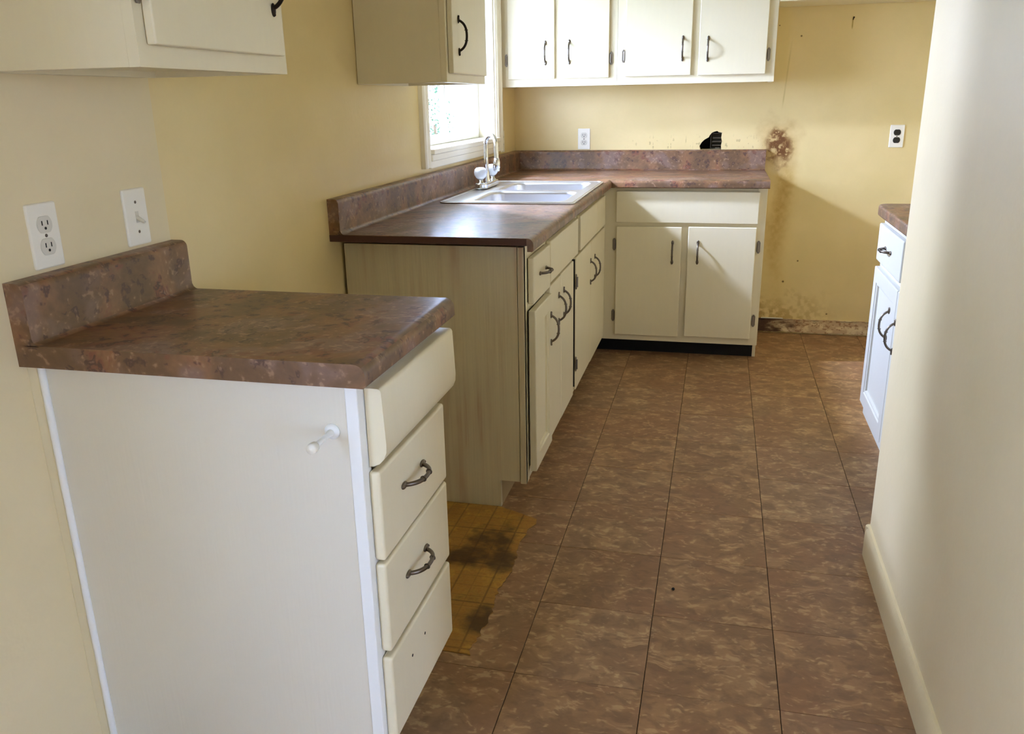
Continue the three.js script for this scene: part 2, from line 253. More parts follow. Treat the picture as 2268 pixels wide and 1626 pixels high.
// baseboards
{
  const prof = h => [[0, 0], [0.014, 0], [0.014, h - 0.022], [0.011, h - 0.008], [0.007, h - 0.001], [0.003, h], [0, h]];
  const bbM = std({ color: 0xfff8e6, roughness: 0.35, map: rep(creamTex, 1), bumpMap: rep(brush, 3), bumpScale: 0.0008 });
  // partition baseboard, facing the camera's aisle, its far end rounded over
  const g = sweepZ(prof(0.097).map(([a, y]) => [1.655 - a, y]).reverse(), 2.512, 4.25), cap = new THREE.CylinderGeometry(0.0135, 0.0135, 0.095, 14); cap.translate(1.655, 0.0475, 2.512);
  struct('baseboard_right', merge(g, boxUV(clean(cap))), bbM);
  struct('baseboard_left', sweepZ(prof(0.088), 3.745, 7.3), whiteTrim);
  const dirt = tex(1024, 128, (u, v) => { const a = fbm(u, v, 24, 4, 5, 301), b = fbm(u, v, 80, 10, 4, 311); let c = mix3([206, 176, 136], [232, 212, 170], sst(0.4, 0.65, a)); c = mix3(c, [150, 104, 70], sst(0.55, 0.75, b) * 0.7); c = mix3(c, [62, 36, 20], sst(0.24, 0.05, u + (a - 0.5) * 0.3) * 0.9 + sst(0.85, 1.0, v + (a - 0.5) * 0.5) * 0.35); return c; });
  const t = rep(dirt, 1 / 0.98, 1 / 0.085, -1.41 / 0.98, 0); t.wrapS = t.wrapT = THREE.ClampToEdgeWrapping;
  // ragged lower edge: a strip whose bottom is torn
  const r = rng(9), low = []; for (let x = RX; x >= 1.405; x -= 0.02) low.push([x, 0.006 + 0.010 * fbm(x / 2.4, 0.3, 40, 1, 3, 401) * (0.4 + r() * 0.6)]);
  const sg = extr(shp([[1.405, 0.082], [RX, 0.085], ...low]), 0.012, { bevelEnabled: true, bevelSize: 0.001, bevelThickness: 0.001, bevelSegments: 1 });
  struct('baseboard_back', boxUV(sg), std({ map: t, roughness: 0.6 }));
  struct('trim_1', bx(1.445, 1.565, 0.0845, 0.0885, 0.001, 0.008), whiteTrim);
}

// lamp under the eave, just outside the kitchen window: its light falls in over the sink
{
  const t = thing('eave_lamp', 'round cool white lamp hanging under the eave outside the kitchen window', 'lamp', [-0.58, 1.9, 1.02]);
  const g = new THREE.SphereGeometry(0.06, 24, 16); M('globe', g, std({ color: 0xffffff, emissive: 0xdce8ff, emissiveIntensity: 6, roughness: 0.4 }), t);
  const c = new THREE.CylinderGeometry(0.028, 0.035, 0.05, 20); c.translate(0, 0.076, 0); M('cap', clean(c), whiteTrim, t);
  const l = new THREE.SpotLight(new THREE.Color().setRGB(0.76, 0.93, 1.40), 18, 0, 0.9, 1, 2); l.castShadow = true; l.shadow.radius = 3.5; l.position.set(0, 0, 0); t.add(l); l.target.position.set(1.98, -1.5, 0.5); l.target.name = 'aim'; t.add(l.target);
}
// ------------------------------------------------------------------ hardware shared by the cabinets
const handleG = (() => {                  // bow pull: two leaf feet and an arched grip, 115 mm, local y along, +z out
  const c = new THREE.CatmullRomCurve3([[-0.046, 0.002], [-0.0425, 0.009], [-0.034, 0.0185], [-0.02, 0.0255], [0, 0.028], [0.02, 0.0255], [0.034, 0.0185], [0.0425, 0.009], [0.046, 0.002]].map(([y, z]) => new THREE.Vector3(0, y, z)));
  const t = new THREE.TubeGeometry(c, 36, 0.0039, 10, false); t.scale(1.15, 1, 1); const p = t.attributes.position;
  const feet = [-1, 1].map(s => { const g = new THREE.SphereGeometry(1, 14, 8); g.scale(0.0068, 0.0125, 0.0038); g.translate(0, s * 0.049, 0.0016); return g; });
  const tips = [-1, 1].map(s => { const g = new THREE.SphereGeometry(0.0033, 10, 6); g.translate(0, s * 0.0575, 0.0025); return g; });
  const beads = [-0.016, 0.016].map(y => { const g = new THREE.TorusGeometry(0.0052, 0.0011, 6, 12); g.rotateX(Math.PI / 2); g.translate(0, y, 0.0262); return g; });
  return merge(t, ...feet, ...tips, ...beads);
})();
const hingeG = (() => {                   // exposed hinge: leaf with pointed ends and a barrel, local +z out
  const s = shp([[-0.008, -0.022], [-0.003, -0.031], [0.003, -0.031], [0.008, -0.022], [0.008, 0.022], [0.003, 0.031], [-0.003, 0.031], [-0.008, 0.022]]);
  const leaf = extr(s, 0.002, { bevelEnabled: true, bevelSize: 0.0006, bevelThickness: 0.0006, bevelSegments: 1 });
  const bar = new THREE.CylinderGeometry(0.0042, 0.0042, 0.042, 12); bar.translate(0.003, 0, 0.005);
  const pins = [-1, 1].map(k => { const g = new THREE.SphereGeometry(0.0022, 8, 6); g.translate(0, k * 0.026, 0.0025); return g; });
  return merge(leaf, bar, ...pins);
})();
function put(parent, name, g, m, at, ry = 0, rz = 0) { let r = parent; while (r.parent && r.parent !== scene) r = r.parent; const o = M(name, g, m, parent); o.position.set(at[0] - r.position.x, at[1] - r.position.y, at[2] - r.position.z); o.rotation.order = 'YXZ'; o.rotation.set(0, ry, rz); return o; }
const PX = Math.PI / 2;                  // ry for a front facing +x
// slab front in the plane x = X (facing +x) or z = Z (facing +z)
const frontX = (t, name, X, th, z0, z1, y0, y1, m = cream, r = 0.004) => part(t, name, bx(X - th, X, y0, y1, z0, z1, r), m);
const frontZ = (t, name, Z, th, x0, x1, y0, y1, m = cream, r = 0.004) => part(t, name, bx(x0, x1, y0, y1, Z - th, Z, r), m);
// frame-and-panel front: slab with a rectangular moulded recess (local x across, y up, z out; width w, height h)
function recessed(w, h, th, rail) {
  const o = [[0, 0], [w, 0], [w, h], [0, h]], b = 0.0035, ring = (e, z) => o.map(([x, y]) => [x === 0 ? e : w - e, y === 0 ? e : h - e, z]);
  const L = [ring(0, 0), ring(0, th - b), ring(b * 0.3, th - b * 0.3), ring(b, th), ring(rail, th), ring(rail + 0.002, th - 0.004), ring(rail + 0.009, th - 0.005), ring(rail + 0.011, th - 0.012), ring(rail + 0.02, th - 0.012)];
  const pos = [], q = (a, b2, c, d) => pos.push(...a, ...b2, ...c, ...a, ...c, ...d);
  for (let i = 0; i + 1 < L.length; i++) for (let k = 0; k < 4; k++) q(L[i][k], L[i][(k + 1) % 4], L[i + 1][(k + 1) % 4], L[i + 1][k]);
  const e = L[L.length - 1]; q(e[0], e[1], e[2], e[3]); const f = L[0]; q(f[3], f[2], f[1], f[0]);
  const g = new THREE.BufferGeometry(); g.setAttribute('position', new THREE.Float32BufferAttribute(pos, 3)); g.setAttribute('uv', new THREE.Float32BufferAttribute(new Float32Array(pos.length / 3 * 2), 2)); g.computeVertexNormals(); return boxUV(g);
}

// ------------------------------------------------------------------ counters
const noseP = (d, cap) => { const r = 0.019, lip = LIP; return [[d - 0.03, T - (cap ? lip : 0.022)], [d - 0.03, T], ...arc(d - r, T - r, r, Math.PI / 2, 0.08, 8), [d, T - lip + 0.004], [d - 0.004, T - lip], [d - 0.019, T - lip], ...(cap ? [] : [[d - 0.019, T - 0.022]])]; };
const splP = (lo = 0) => [[0, T - lo], [0, T + BH], [BT - 0.016, T + BH], ...arc(BT - 0.014, T + BH - 0.014, 0.014, Math.PI / 2, 0, 6).slice(1), [BT, T + 0.012], [BT + 0.003, T + 0.005], [BT + 0.008, T + 0.001], [BT + 0.012, T], [BT + 0.012, T - lo - (lo ? 0 : 0.002)]].reverse();
const revN = a => a.slice().reverse();
const MZ = 2.504, BX = 1.406, NZ0 = 3.2804, NZ1 = 3.7475;
{
  const t = thing('countertop', 'brown stone-look laminate countertop with backsplash, L-shaped around the kitchen corner and holding the sink', 'countertop', [0, T - LIP, 0]);
  // slab with the sink cut out
  const s = shp([[0, 0], [BX, 0], [BX, D - 0.03], [D - 0.03, D - 0.03], [D - 0.03, MZ], [0, MZ]]); s.holes.push(path([[0.115, 0.815], [0.6, 0.815], [0.6, 1.66], [0.115, 1.66]]));
  const g = extr(s, 0.022); g.applyMatrix4(new THREE.Matrix4().makeBasis(new THREE.Vector3(1, 0, 0), new THREE.Vector3(0, 0, 1), new THREE.Vector3(0, -1, 0))); g.translate(0, T, 0);
  part(t, 'slab', boxUV(g), lam);
  part(t, 'front_edge', sweepZ(revN(noseP(D, false)), D - 0.03, MZ), lam); part(t, 'front_edge', sweepX(noseP(D, false), D - 0.019, BX), lam);
  part(t, 'backsplash', sweepZ(splP(0), 0.0, MZ), lam); part(t, 'backsplash', sweepX(revN(splP(0)), BT - 0.002, BX), lam);
  part(t, 'dark_edge', bx(0.0, D - 0.021, T - 0.0215, T - 0.0015, MZ, MZ + 0.0012), lamEdge);  // raw end of the slab
  const u = thing('countertop', 'short brown stone-look laminate countertop with backsplash, on the near drawer cabinet below the light switch', 'countertop', [0, T - LIP, 3.5]);
  part(u, 'slab', bx(0.0, D - 0.03, T - LIP, T, NZ0, NZ1), lam); part(u, 'front_edge', sweepZ(revN(noseP(D, true)), NZ0, NZ1), lam); part(u, 'backsplash', sweepZ(splP(0), NZ0, NZ1), lam);
}

// ------------------------------------------------------------------ sink and faucet
function rrect(x0, x1, z0, z1, r, n = 6) { return [...arc(x1 - r, z1 - r, r, 0, PX, n), ...arc(x0 + r, z1 - r, r, PX, Math.PI, n), ...arc(x0 + r, z0 + r, r, Math.PI, 1.5 * Math.PI, n), ...arc(x1 - r, z0 + r, r, 1.5 * Math.PI, 2 * Math.PI, n)]; }
{
  const SX0 = 0.082, SX1 = 0.628, SZ0 = 0.79, SZ1 = 1.685, t = thing('sink', 'stainless steel double bowl kitchen sink set into the counter under the window', 'sink', [0.355, T, 1.24]);
  const bowls = [[0.2, 0.578, 0.852, 1.205], [0.2, 0.578, 1.268, 1.632]];
  const toW = g => { g.applyMatrix4(new THREE.Matrix4().makeBasis(new THREE.Vector3(1, 0, 0), new THREE.Vector3(0, 0, 1), new THREE.Vector3(0, -1, 0))); return g; };
  const s = shp(rrect(SX0, SX1, SZ0, SZ1, 0.03)); for (const b of bowls) s.holes.push(path(rrect(...b, 0.05)));
  const rim = toW(extr(s, 0.0025, { bevelEnabled: true, bevelSize: 0.002, bevelThickness: 0.0018, bevelSegments: 2, bevelOffset: -0.002 })); rim.translate(0, T + 0.0045, 0); part(t, 'rim', boxUV(rim), steel);
  const raised = toW(extr((() => { const q = shp(rrect(SX0 + 0.008, SX1 - 0.008, SZ0 + 0.008, SZ1 - 0.008, 0.026)); q.holes.push(path(rrect(SX0 + 0.014, SX1 - 0.014, SZ0 + 0.014, SZ1 - 0.014, 0.022))); return q; })(), 0.002, { bevelEnabled: true, bevelSize: 0.0015, bevelThickness: 0.001, bevelSegments: 2 })); raised.translate(0, T + 0.0075, 0); part(t, 'rim_bead', boxUV(raised), steel);
  for (const [x0, x1, z0, z1] of bowls) {
    const rings = [], n = 8; const add = (e, y, r) => rings.push(rrect(x0 + e, x1 - e, z0 + e, z1 - e, r, n).map(([x, z]) => [x, y, z]));
    add(-0.003, T + 0.0055, 0.05); add(0.001, T + 0.005, 0.05); add(0.004, T + 0.001, 0.05); add(0.006, T - 0.006, 0.05); add(0.014, T - 0.13, 0.05); add(0.02, T - 0.155, 0.05); add(0.034, T - 0.17, 0.045); add(0.06, T - 0.175, 0.04);
    const pos = [], idx = [], m = rings[0].length; rings.forEach(r => r.forEach(p => pos.push(...p))); const c = pos.length / 3; pos.push((x0 + x1) / 2, T - 0.179, (z0 + z1) / 2);
    for (let i = 0; i + 1 < rings.length; i++) for (let k = 0; k < m; k++) { const a = i * m + k, b = i * m + (k + 1) % m; idx.push(a, b, a + m, b, b + m, a + m); }
    const l = (rings.length - 1) * m; for (let k = 0; k < m; k++) idx.push(l + k, l + (k + 1) % m, c);
    const g = new THREE.BufferGeometry(); g.setAttribute('position', new THREE.Float32BufferAttribute(pos, 3)); g.setIndex(idx); g.computeVertexNormals(); g.setAttribute('uv', new THREE.Float32BufferAttribute(new Float32Array(pos.length / 3 * 2), 2));
    const b = part(t, 'bowl', boxUV(g), std({ color: 0xdfe0e4, metalness: 1, roughness: 0.32, side: THREE.DoubleSide }));
    const dr = new THREE.LatheGeometry([[0, -0.012], [0.03, -0.01], [0.042, 0], [0.047, 0.001], [0.047, -0.003]].map(q => new THREE.Vector2(...q)), 24); dr.translate((x0 + x1) / 2, T - 0.1765, (z0 + z1) / 2); part(b, 'drain', clean(dr), chrome);
  }
  // faucet
  const FX = 0.125, FZ = 1.1, Y0 = T + 0.0085, f = thing('faucet', 'chrome gooseneck kitchen faucet with two clear knob handles behind the sink', 'faucet', [FX, Y0, FZ]);
  const bp = toW(extr(shp(rrect(FX - 0.03, FX + 0.03, FZ - 0.125, FZ + 0.125, 0.0295, 8)), 0.014, { bevelEnabled: true, bevelSize: 0.006, bevelThickness: 0.006, bevelSegments: 4, bevelOffset: -0.006 })); bp.translate(0, Y0 + 0.02, 0); part(f, 'base_plate', boxUV(bp), chrome);
  const tip = [0.188, 1.158], dir = new THREE.Vector2(tip[0] - FX, tip[1] - FZ), L = dir.length(); dir.normalize();
  const at = (a, y) => new THREE.Vector3(FX + dir.x * a, y, FZ + dir.y * a), top = 1.118, R = L / 2;
  const pts = [at(0, Y0 + 0.02), at(0, 1.0), at(0, 1.06), at(0, top - 0.01)]; for (let i = 1; i < 12; i++) { const a = Math.PI * (1 - i / 12); pts.push(at(R + R * Math.cos(a), top + R * Math.sin(a))); } pts.push(at(L, top - 0.02), at(L + 0.002, 1.06));
  part(f, 'spout', clean(new THREE.TubeGeometry(new THREE.CatmullRomCurve3(pts), 70, 0.0105, 16, false)), chrome);
  const lathe = (p, n = 20) => clean(new THREE.LatheGeometry(p.map(q => new THREE.Vector2(...q)), n));
  const col = lathe([[0.0001, 0], [0.019, 0], [0.019, 0.012], [0.014, 0.022], [0.0125, 0.05], [0.0105, 0.054]]); col.translate(FX, Y0 + 0.018, FZ); part(f, 'collar', col, chrome);
  const ae = lathe([[0.0001, 0.058], [0.0105, 0.058], [0.013, 0.05], [0.0165, 0.036], [0.0165, 0.016], [0.013, 0.012], [0.014, 0.006], [0.011, 0], [0.0001, 0]]); ae.translate(at(L + 0.002, 0).x, 1.004, at(L + 0.002, 0).z); part(f, 'aerator', ae, chrome);
  for (const z of [FZ - 0.102, FZ + 0.102]) {
    const st = lathe([[0.0001, 0], [0.019, 0], [0.018, 0.008], [0.011, 0.014], [0.01, 0.03], [0.0001, 0.03]]); st.translate(FX, Y0 + 0.018, z); part(f, 'valve_stem', st, chrome);
    const k = lathe([[0.0001, 0], [0.014, 0], [0.021, 0.006], [0.028, 0.018], [0.03, 0.03], [0.027, 0.042], [0.018, 0.05], [0.0001, 0.052]], 12); k.translate(FX, Y0 + 0.044, z); part(f, 'handle', k, acrylic);
  }
}

// ------------------------------------------------------------------ near drawer cabinet
{
  const F = 0.622, X = 0.642, ZN = 3.728, ZF = 3.352, t = thing('base_cabinet', 'cream drawer base cabinet in the foreground with three pull-less gaps of overlay drawers and a plain end panel', 'cabinet', [0.3, 0, 3.54]);
  t.userData.label = 'cream four-drawer base cabinet in the foreground with a plain end panel facing us';
  part(t, 'end_panel', extr(shp([[0.0, 0.0], [0.53, 0.0], [0.53, 0.168], [F - 0.022, 0.168], [F - 0.022, T - LIP], [0.0, T - LIP]]), 0.016).translate(0, 0, ZN - 0.018), endM);
  part(t, 'side_panel', bx(0.0, F - 0.022, 0.168, T - LIP, ZF, ZF + 0.016), cream);
  part(t, 'back_panel', bx(0.0, 0.012, 0.0, T - LIP, ZF + 0.016, ZN - 0.018), cream);
  part(t, 'face_frame', merge(bx(F - 0.022, F, 0.168, T - LIP, ZN - 0.036, ZN, 0.002), bx(F - 0.022, F, 0.168, T - LIP, ZF, ZF + 0.03, 0.002), bx(F - 0.022, F, 0.168, 0.185, ZF + 0.03, ZN - 0.036), bx(F - 0.022, F, T - LIP - 0.025, T - LIP, ZF + 0.03, ZN - 0.036), bx(F - 0.022, F, 0.352, 0.362, ZF + 0.03, ZN - 0.036), bx(F - 0.022, F, 0.54, 0.55, ZF + 0.03, ZN - 0.036)), whiteTrim);
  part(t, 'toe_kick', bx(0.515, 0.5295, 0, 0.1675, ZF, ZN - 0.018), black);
  part(t, 'corner_strip', bx(0.0, 0.022, 0.0, T - LIP, ZN - 0.002, ZN + 0.004, 0.001), cream);
  const bead = new THREE.CylinderGeometry(0.0065, 0.0065, T - LIP, 14); bead.translate(0.0275, (T - LIP) / 2, ZN + 0.0015); part(t, 'bead', clean(bead), whiteTrim);
  // top front: thick, curved under as a finger grip, no pull
  const d1 = sweepZ([[0.6235, 0.727], [0.632, 0.729], [0.642, 0.734], [0.65, 0.743], [0.655, 0.755], [0.656, 0.77], [0.6525, 0.861], [0.6505, 0.865], [0.647, 0.867], [0.6235, 0.867]], 3.318, 3.703); const a = part(t, 'drawer', d1, cream); a.userData.label = 'top drawer front, thicker than the rest, curved under at its foot, without a pull';
  const d2 = frontX(t, 'drawer', X, 0.02, 3.362, 3.708, 0.552, 0.72, cream, 0.006), d3 = frontX(t, 'drawer', X, 0.02, 3.365, 3.71, 0.368, 0.546, cream, 0.006), d4 = frontX(t, 'drawer', X, 0.02, 3.368, 3.712, 0.178, 0.356, cream, 0.006);
  d4.userData.label = 'bottom drawer front with two empty screw holes';
  put(d2, 'handle', handleG, pewter, [X, 0.649, 3.556], PX, PX); put(d3, 'handle', handleG, pewter, [X, 0.47, 3.562], PX, PX);
  for (const z of [3.542, 3.614]) { const h = new THREE.CylinderGeometry(0.003, 0.003, 0.0012, 10); h.rotateZ(PX); h.translate(X, 0.293, z); part(d4, 'screw_hole', clean(h), black); }
  // rubber-tipped door stop on the end panel
  const s = thing('door_stop', 'small white rubber-tipped door stop sticking out of the near cabinet end panel', 'door stop', [0.573, 0.797, ZN - 0.002]);
  const len = 0.075, mk = (p, n = 16) => { const g = clean(new THREE.LatheGeometry(p.map(q => new THREE.Vector2(...q)), n)); g.rotateX(PX); return g; };
  M('base', mk([[0.0001, 0], [0.0135, 0], [0.0135, 0.002], [0.011, 0.005], [0.007, 0.007], [0.0001, 0.007]]), whiteTrim, s);
  M('rod', mk([[0.0065, 0.005], [0.0045, 0.02], [0.0045, len - 0.012], [0.006, len - 0.008]]), whiteTrim, s);
  M('rubber_tip', mk([[0.0001, len - 0.012], [0.008, len - 0.012], [0.009, len - 0.004], [0.0085, len + 0.003], [0.0001, len + 0.005]]), plastic, s);
}

// ------------------------------------------------------------------ base cabinets of the sink run, front frame x = 0.60, overlay fronts x = 0.62
const KX = 0.511, KY = 0.098, FT = 0.882, FF = 0.60, FX2 = 0.62, PZ = 2.43;
function handleX(p, y, z, m = pewter) { return put(p, 'handle', handleG, m, [FX2, y, z], PX); }
function hingeX(p, y, z, s) { return put(p, 'hinge', hingeG, hingeM, [FF + 0.004, y, z], PX, s > 0 ? 0 : Math.PI); }
{
  const t = thing('base_cabinet', 'cream base cabinet with worn, streaked end panel, one drawer over a panelled door', 'cabinet', [0.3, 0, 2.27]);
  part(t, 'end_panel', boxUV(extr(shp([[0.011, 0.0], [KX, 0.0], [KX, KY], [0.578, KY], [0.578, FT], [0.011, FT]]), 0.016).translate(0, 0, PZ - 0.016)), panelM);
  part(t, 'end_strip', bx(0.5815, FF, KY - 0.006, FT, PZ - 0.018, PZ + 0.002, 0.001), panelM);
  part(t, 'face_frame', merge(bx(FF - 0.02, FF, KY - 0.006, FT, PZ - 0.045, PZ + 0.0005, 0.001), bx(FF - 0.02, FF, KY, FT, 2.10, 2.125), bx(FF - 0.02, FF, KY, 0.135, 2.125, PZ - 0.045), bx(FF - 0.02, FF, 0.672, 0.7, 2.125, PZ - 0.045), bx(FF - 0.02, FF, 0.84, FT, 2.125, PZ - 0.045)), cream);
  part(t, 'toe_kick', bx(KX - 0.014, KX, 0, KY, 2.11, PZ - 0.016), std({ color: 0xa38a60, roughness: 0.6, bumpMap: rep(brush, 2), bumpScale: 0.0008 })); part(t, 'bottom_panel', bx(0.02, FF - 0.02, KY, KY + 0.016, 2.11, PZ - 0.018), cream);
  part(t, 'side_panel', bx(0.02, FF - 0.02, KY, FT, 2.1, 2.11), cream);
  const d = frontX(t, 'drawer', FX2 + 0.002, 0.021, 2.118, 2.384, 0.693, 0.842, cream, 0.005); put(d, 'handle', handleG, pewter, [FX2 + 0.002, 0.776, 2.245], PX, PX);
  const g = recessed(0.266, 0.547, 0.022, 0.05); g.rotateY(PX); g.translate(FF + 0.008, 0.129, 2.404); const dr = part(t, 'door', g, cream); dr.userData.label = 'panelled door with a moulded recess'; put(dr, 'handle', handleG, pewter, [FF + 0.03, 0.5555, 2.156], PX);
}
{
  const t = thing('base_cabinet', 'cream base cabinet with two flat doors under one wide false front, left of the sink doors', 'cabinet', [0.3, 0, 1.85]);
  t.userData.label = 'cream base cabinet with two flat doors under one wide false front, beside the panelled door';
  part(t, 'face_frame', merge(bx(FF - 0.02, FF, KY, FT, 1.5806, 1.625), bx(FF - 0.02, FF, KY, FT, 2.075, 2.0994), bx(FF - 0.02, FF, KY, 0.135, 1.625, 2.075), bx(FF - 0.02, FF, 0.68, 0.71, 1.625, 2.075), bx(FF - 0.02, FF, 0.83, FT, 1.625, 2.075)), cream);
  part(t, 'toe_kick', bx(KX - 0.014, KX, 0, KY - 0.001, 1.5806, 2.1094), panelM); part(t, 'bottom_panel', bx(0.02, FF - 0.02, KY, KY + 0.016, 1.5806, 2.0994), cream); part(t, 'side_panel', bx(0.02, FF - 0.02, KY + 0.0165, 0.7, 1.5806, 1.59), cream);
  const ff = frontX(t, 'false_front', FX2, 0.019, 1.515, 2.095, 0.702, 0.848, cream, 0.005);
  const a = frontX(t, 'door', FX2, 0.019, 1.904, 2.1145, 0.128, 0.692), b = frontX(t, 'door', FX2, 0.019, 1.626, 1.9, 0.126, 0.694);
  handleX(a, 0.579, 1.955); handleX(b, 0.577, 1.853); hingeX(b, 0.595, 1.603, 1); hingeX(b, 0.24, 1.603, 1);
}
{
  const t = thing('base_cabinet', 'cream sink base cabinet with two flat doors and two false drawer fronts below the sink', 'cabinet', [0.3, 0, 1.1]);
  t.userData.label = 'cream base cabinet below the sink, two flat doors under two false drawer fronts';
  part(t, 'face_frame', merge(bx(FF - 0.02, FF, KY, FT, 1.555, 1.58), bx(FF - 0.02, FF, KY, FT, 0.602, 0.7), bx(FF - 0.02, FF, KY, 0.135, 0.7, 1.555), bx(FF - 0.02, FF, 0.68, 0.71, 0.7, 1.555), bx(FF - 0.02, FF, 0.83, FT, 0.7, 1.555)), cream);
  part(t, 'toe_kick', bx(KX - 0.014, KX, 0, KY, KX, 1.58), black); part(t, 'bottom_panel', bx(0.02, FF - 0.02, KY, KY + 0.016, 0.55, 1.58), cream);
  frontX(t, 'false_front', FX2, 0.019, 0.953, 1.443, 0.702, 0.848, cream, 0.005); frontX(t, 'false_front', FX2, 0.019, 0.668, 0.948, 0.7, 0.848, cream, 0.006);
  const a = frontX(t, 'door', FX2, 0.019, 1.152, 1.562, 0.126, 0.694), b = frontX(t, 'door', FX2, 0.019, 0.68, 1.148, 0.122, 0.692);
  handleX(a, 0.5605, 1.167); handleX(b, 0.5575, 1.037); hingeX(b, 0.583, 0.655, 1); hingeX(b, 0.209, 0.657, 1); for (const y of [0.596, 0.243]) put(a, 'hinge', hingeG, hingeM, [FX2 + 0.0005, y, 1.5655], PX, Math.PI); part(a, 'dark_edge', bx(0.6015, 0.615, 0.14, 0.688, 1.5622, 1.5634), std({ color: 0x1c130c, roughness: 0.8 }));  // dark strip on the near edge draws the black line between the doors
}
// back base cabinet facing us
{
  const Z = 0.62, t = thing('base_cabinet', 'cream base cabinet on the back wall with two flat doors under one wide drawer', 'cabinet', [1.0, 0, 0.3]), RXc = 1.399;
  part(t, 'side_panel', bx(RXc - 0.016, RXc, KY, FT, 0.004, FF - 0.02), cream); part(t, 'side_foot', bx(RXc - 0.016, RXc, 0, KY, 0.004, KX), cream);
  part(t, 'face_frame', merge(bx(FF + 0.001, 0.672, KY - 0.012, FT, FF - 0.02, FF), bx(1.355, RXc, KY - 0.012, FT, FF - 0.02, FF, 0.001), bx(0.672, 1.355, KY - 0.012, 0.13, FF - 0.02, FF), bx(0.672, 1.355, 0.68, 0.71, FF - 0.02, FF), bx(0.672, 1.355, 0.855, FT, FF - 0.02, FF), bx(1.0, 1.03, 0.13, 0.68, FF - 0.02, FF)), cream);
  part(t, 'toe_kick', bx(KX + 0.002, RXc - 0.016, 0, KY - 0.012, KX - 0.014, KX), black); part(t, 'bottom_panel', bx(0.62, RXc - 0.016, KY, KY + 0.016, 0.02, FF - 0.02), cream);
  frontZ(t, 'drawer', Z, 0.019, 0.667, 1.365, 0.706, 0.864, cream, 0.005);
  const a = frontZ(t, 'door', Z, 0.019, 0.671, 1.0, 0.117, 0.687), b = frontZ(t, 'door', Z, 0.019, 1.031, 1.36, 0.122, 0.69);
  put(a, 'handle', handleG, pewter, [0.956, 0.56, Z], 0); put(b, 'handle', handleG, pewter, [1.081, 0.563, Z], 0);
  for (const y of [0.593, 0.217]) { put(a, 'hinge', hingeG, hingeM, [0.66, y, FF + 0.003], 0); put(b, 'hinge', hingeG, hingeM, [1.374, y, FF + 0.003], 0, Math.PI); }
}

// ------------------------------------------------------------------ wall cabinets
const UB = 1.374, UT = 2.13, UD = 0.308, UF = 0.326;
function wallCabZ(label, x0, x1, doors) {
  const t = thing('wall_cabinet', label, 'cabinet', [(x0 + x1) / 2, UB, 0.15]);
  part(t, 'carcass', merge(bx(x0, x1, UB + 0.02, UB + 0.034, 0.002, UD - 0.019), bx(x0, x1, UT - 0.016, UT, 0.002, UD - 0.019), bx(x0, x0 + 0.014, UB + 0.034, UT - 0.016, 0.002, UD - 0.019), bx(x1 - 0.014, x1, UB + 0.034, UT - 0.016, 0.002, UD - 0.019), bx(x0, x0 + 0.014, UB, UB + 0.02, 0.002, UD - 0.019), bx(x1 - 0.014, x1, UB, UB + 0.02, 0.002, UD - 0.019)), cream);
  const [a, b] = doors; part(t, 'face_frame', merge(bx(x0, a[0] + 0.012, UB, UT, UD - 0.019, UD), bx(b[1] - 0.012, x1, UB, UT, UD - 0.019, UD), bx(a[1] - 0.012, b[0] + 0.012, a[2] + 0.012, UT - 0.04, UD - 0.019, UD), bx(a[0] + 0.012, b[1] - 0.012, UB, a[2] + 0.012, UD - 0.019, UD), bx(a[0] + 0.012, b[1] - 0.012, UT - 0.04, UT, UD - 0.019, UD)), cream);
  const da = frontZ(t, 'door', UF, 0.017, a[0], a[1], a[2], UT - 0.03, cream, 0.003), db = frontZ(t, 'door', UF, 0.017, b[0], b[1], b[2], UT - 0.03, cream, 0.003);
  put(da, 'handle', handleG, pewter, [a[3], a[4], UF], 0); put(db, 'handle', handleG, pewter, [b[3], b[4], UF], 0);
  put(da, 'hinge', hingeG, hingeM, [a[0] - 0.010, a[5], UD + 0.003], 0); put(db, 'hinge', hingeG, hingeM, [b[1] + 0.010, b[5], UD + 0.003], 0, Math.PI);
}
wallCabZ('cream two-door wall cabinet on the back wall, nearest the window', 0.004, 0.6215, [[0.045, 0.296, 1.412, 0.2485, 1.54, 1.508], [0.33, 0.581, 1.412, 0.375, 1.541, 1.505]]);
wallCabZ('cream two-door wall cabinet above the broken outlet hole, beside the range gap', 0.6225, 1.403, [[0.665, 0.996, 1.4135, 0.952, 1.541, 1.513], [1.032, 1.360, 1.411, 1.076, 1.535, 1.502]]);
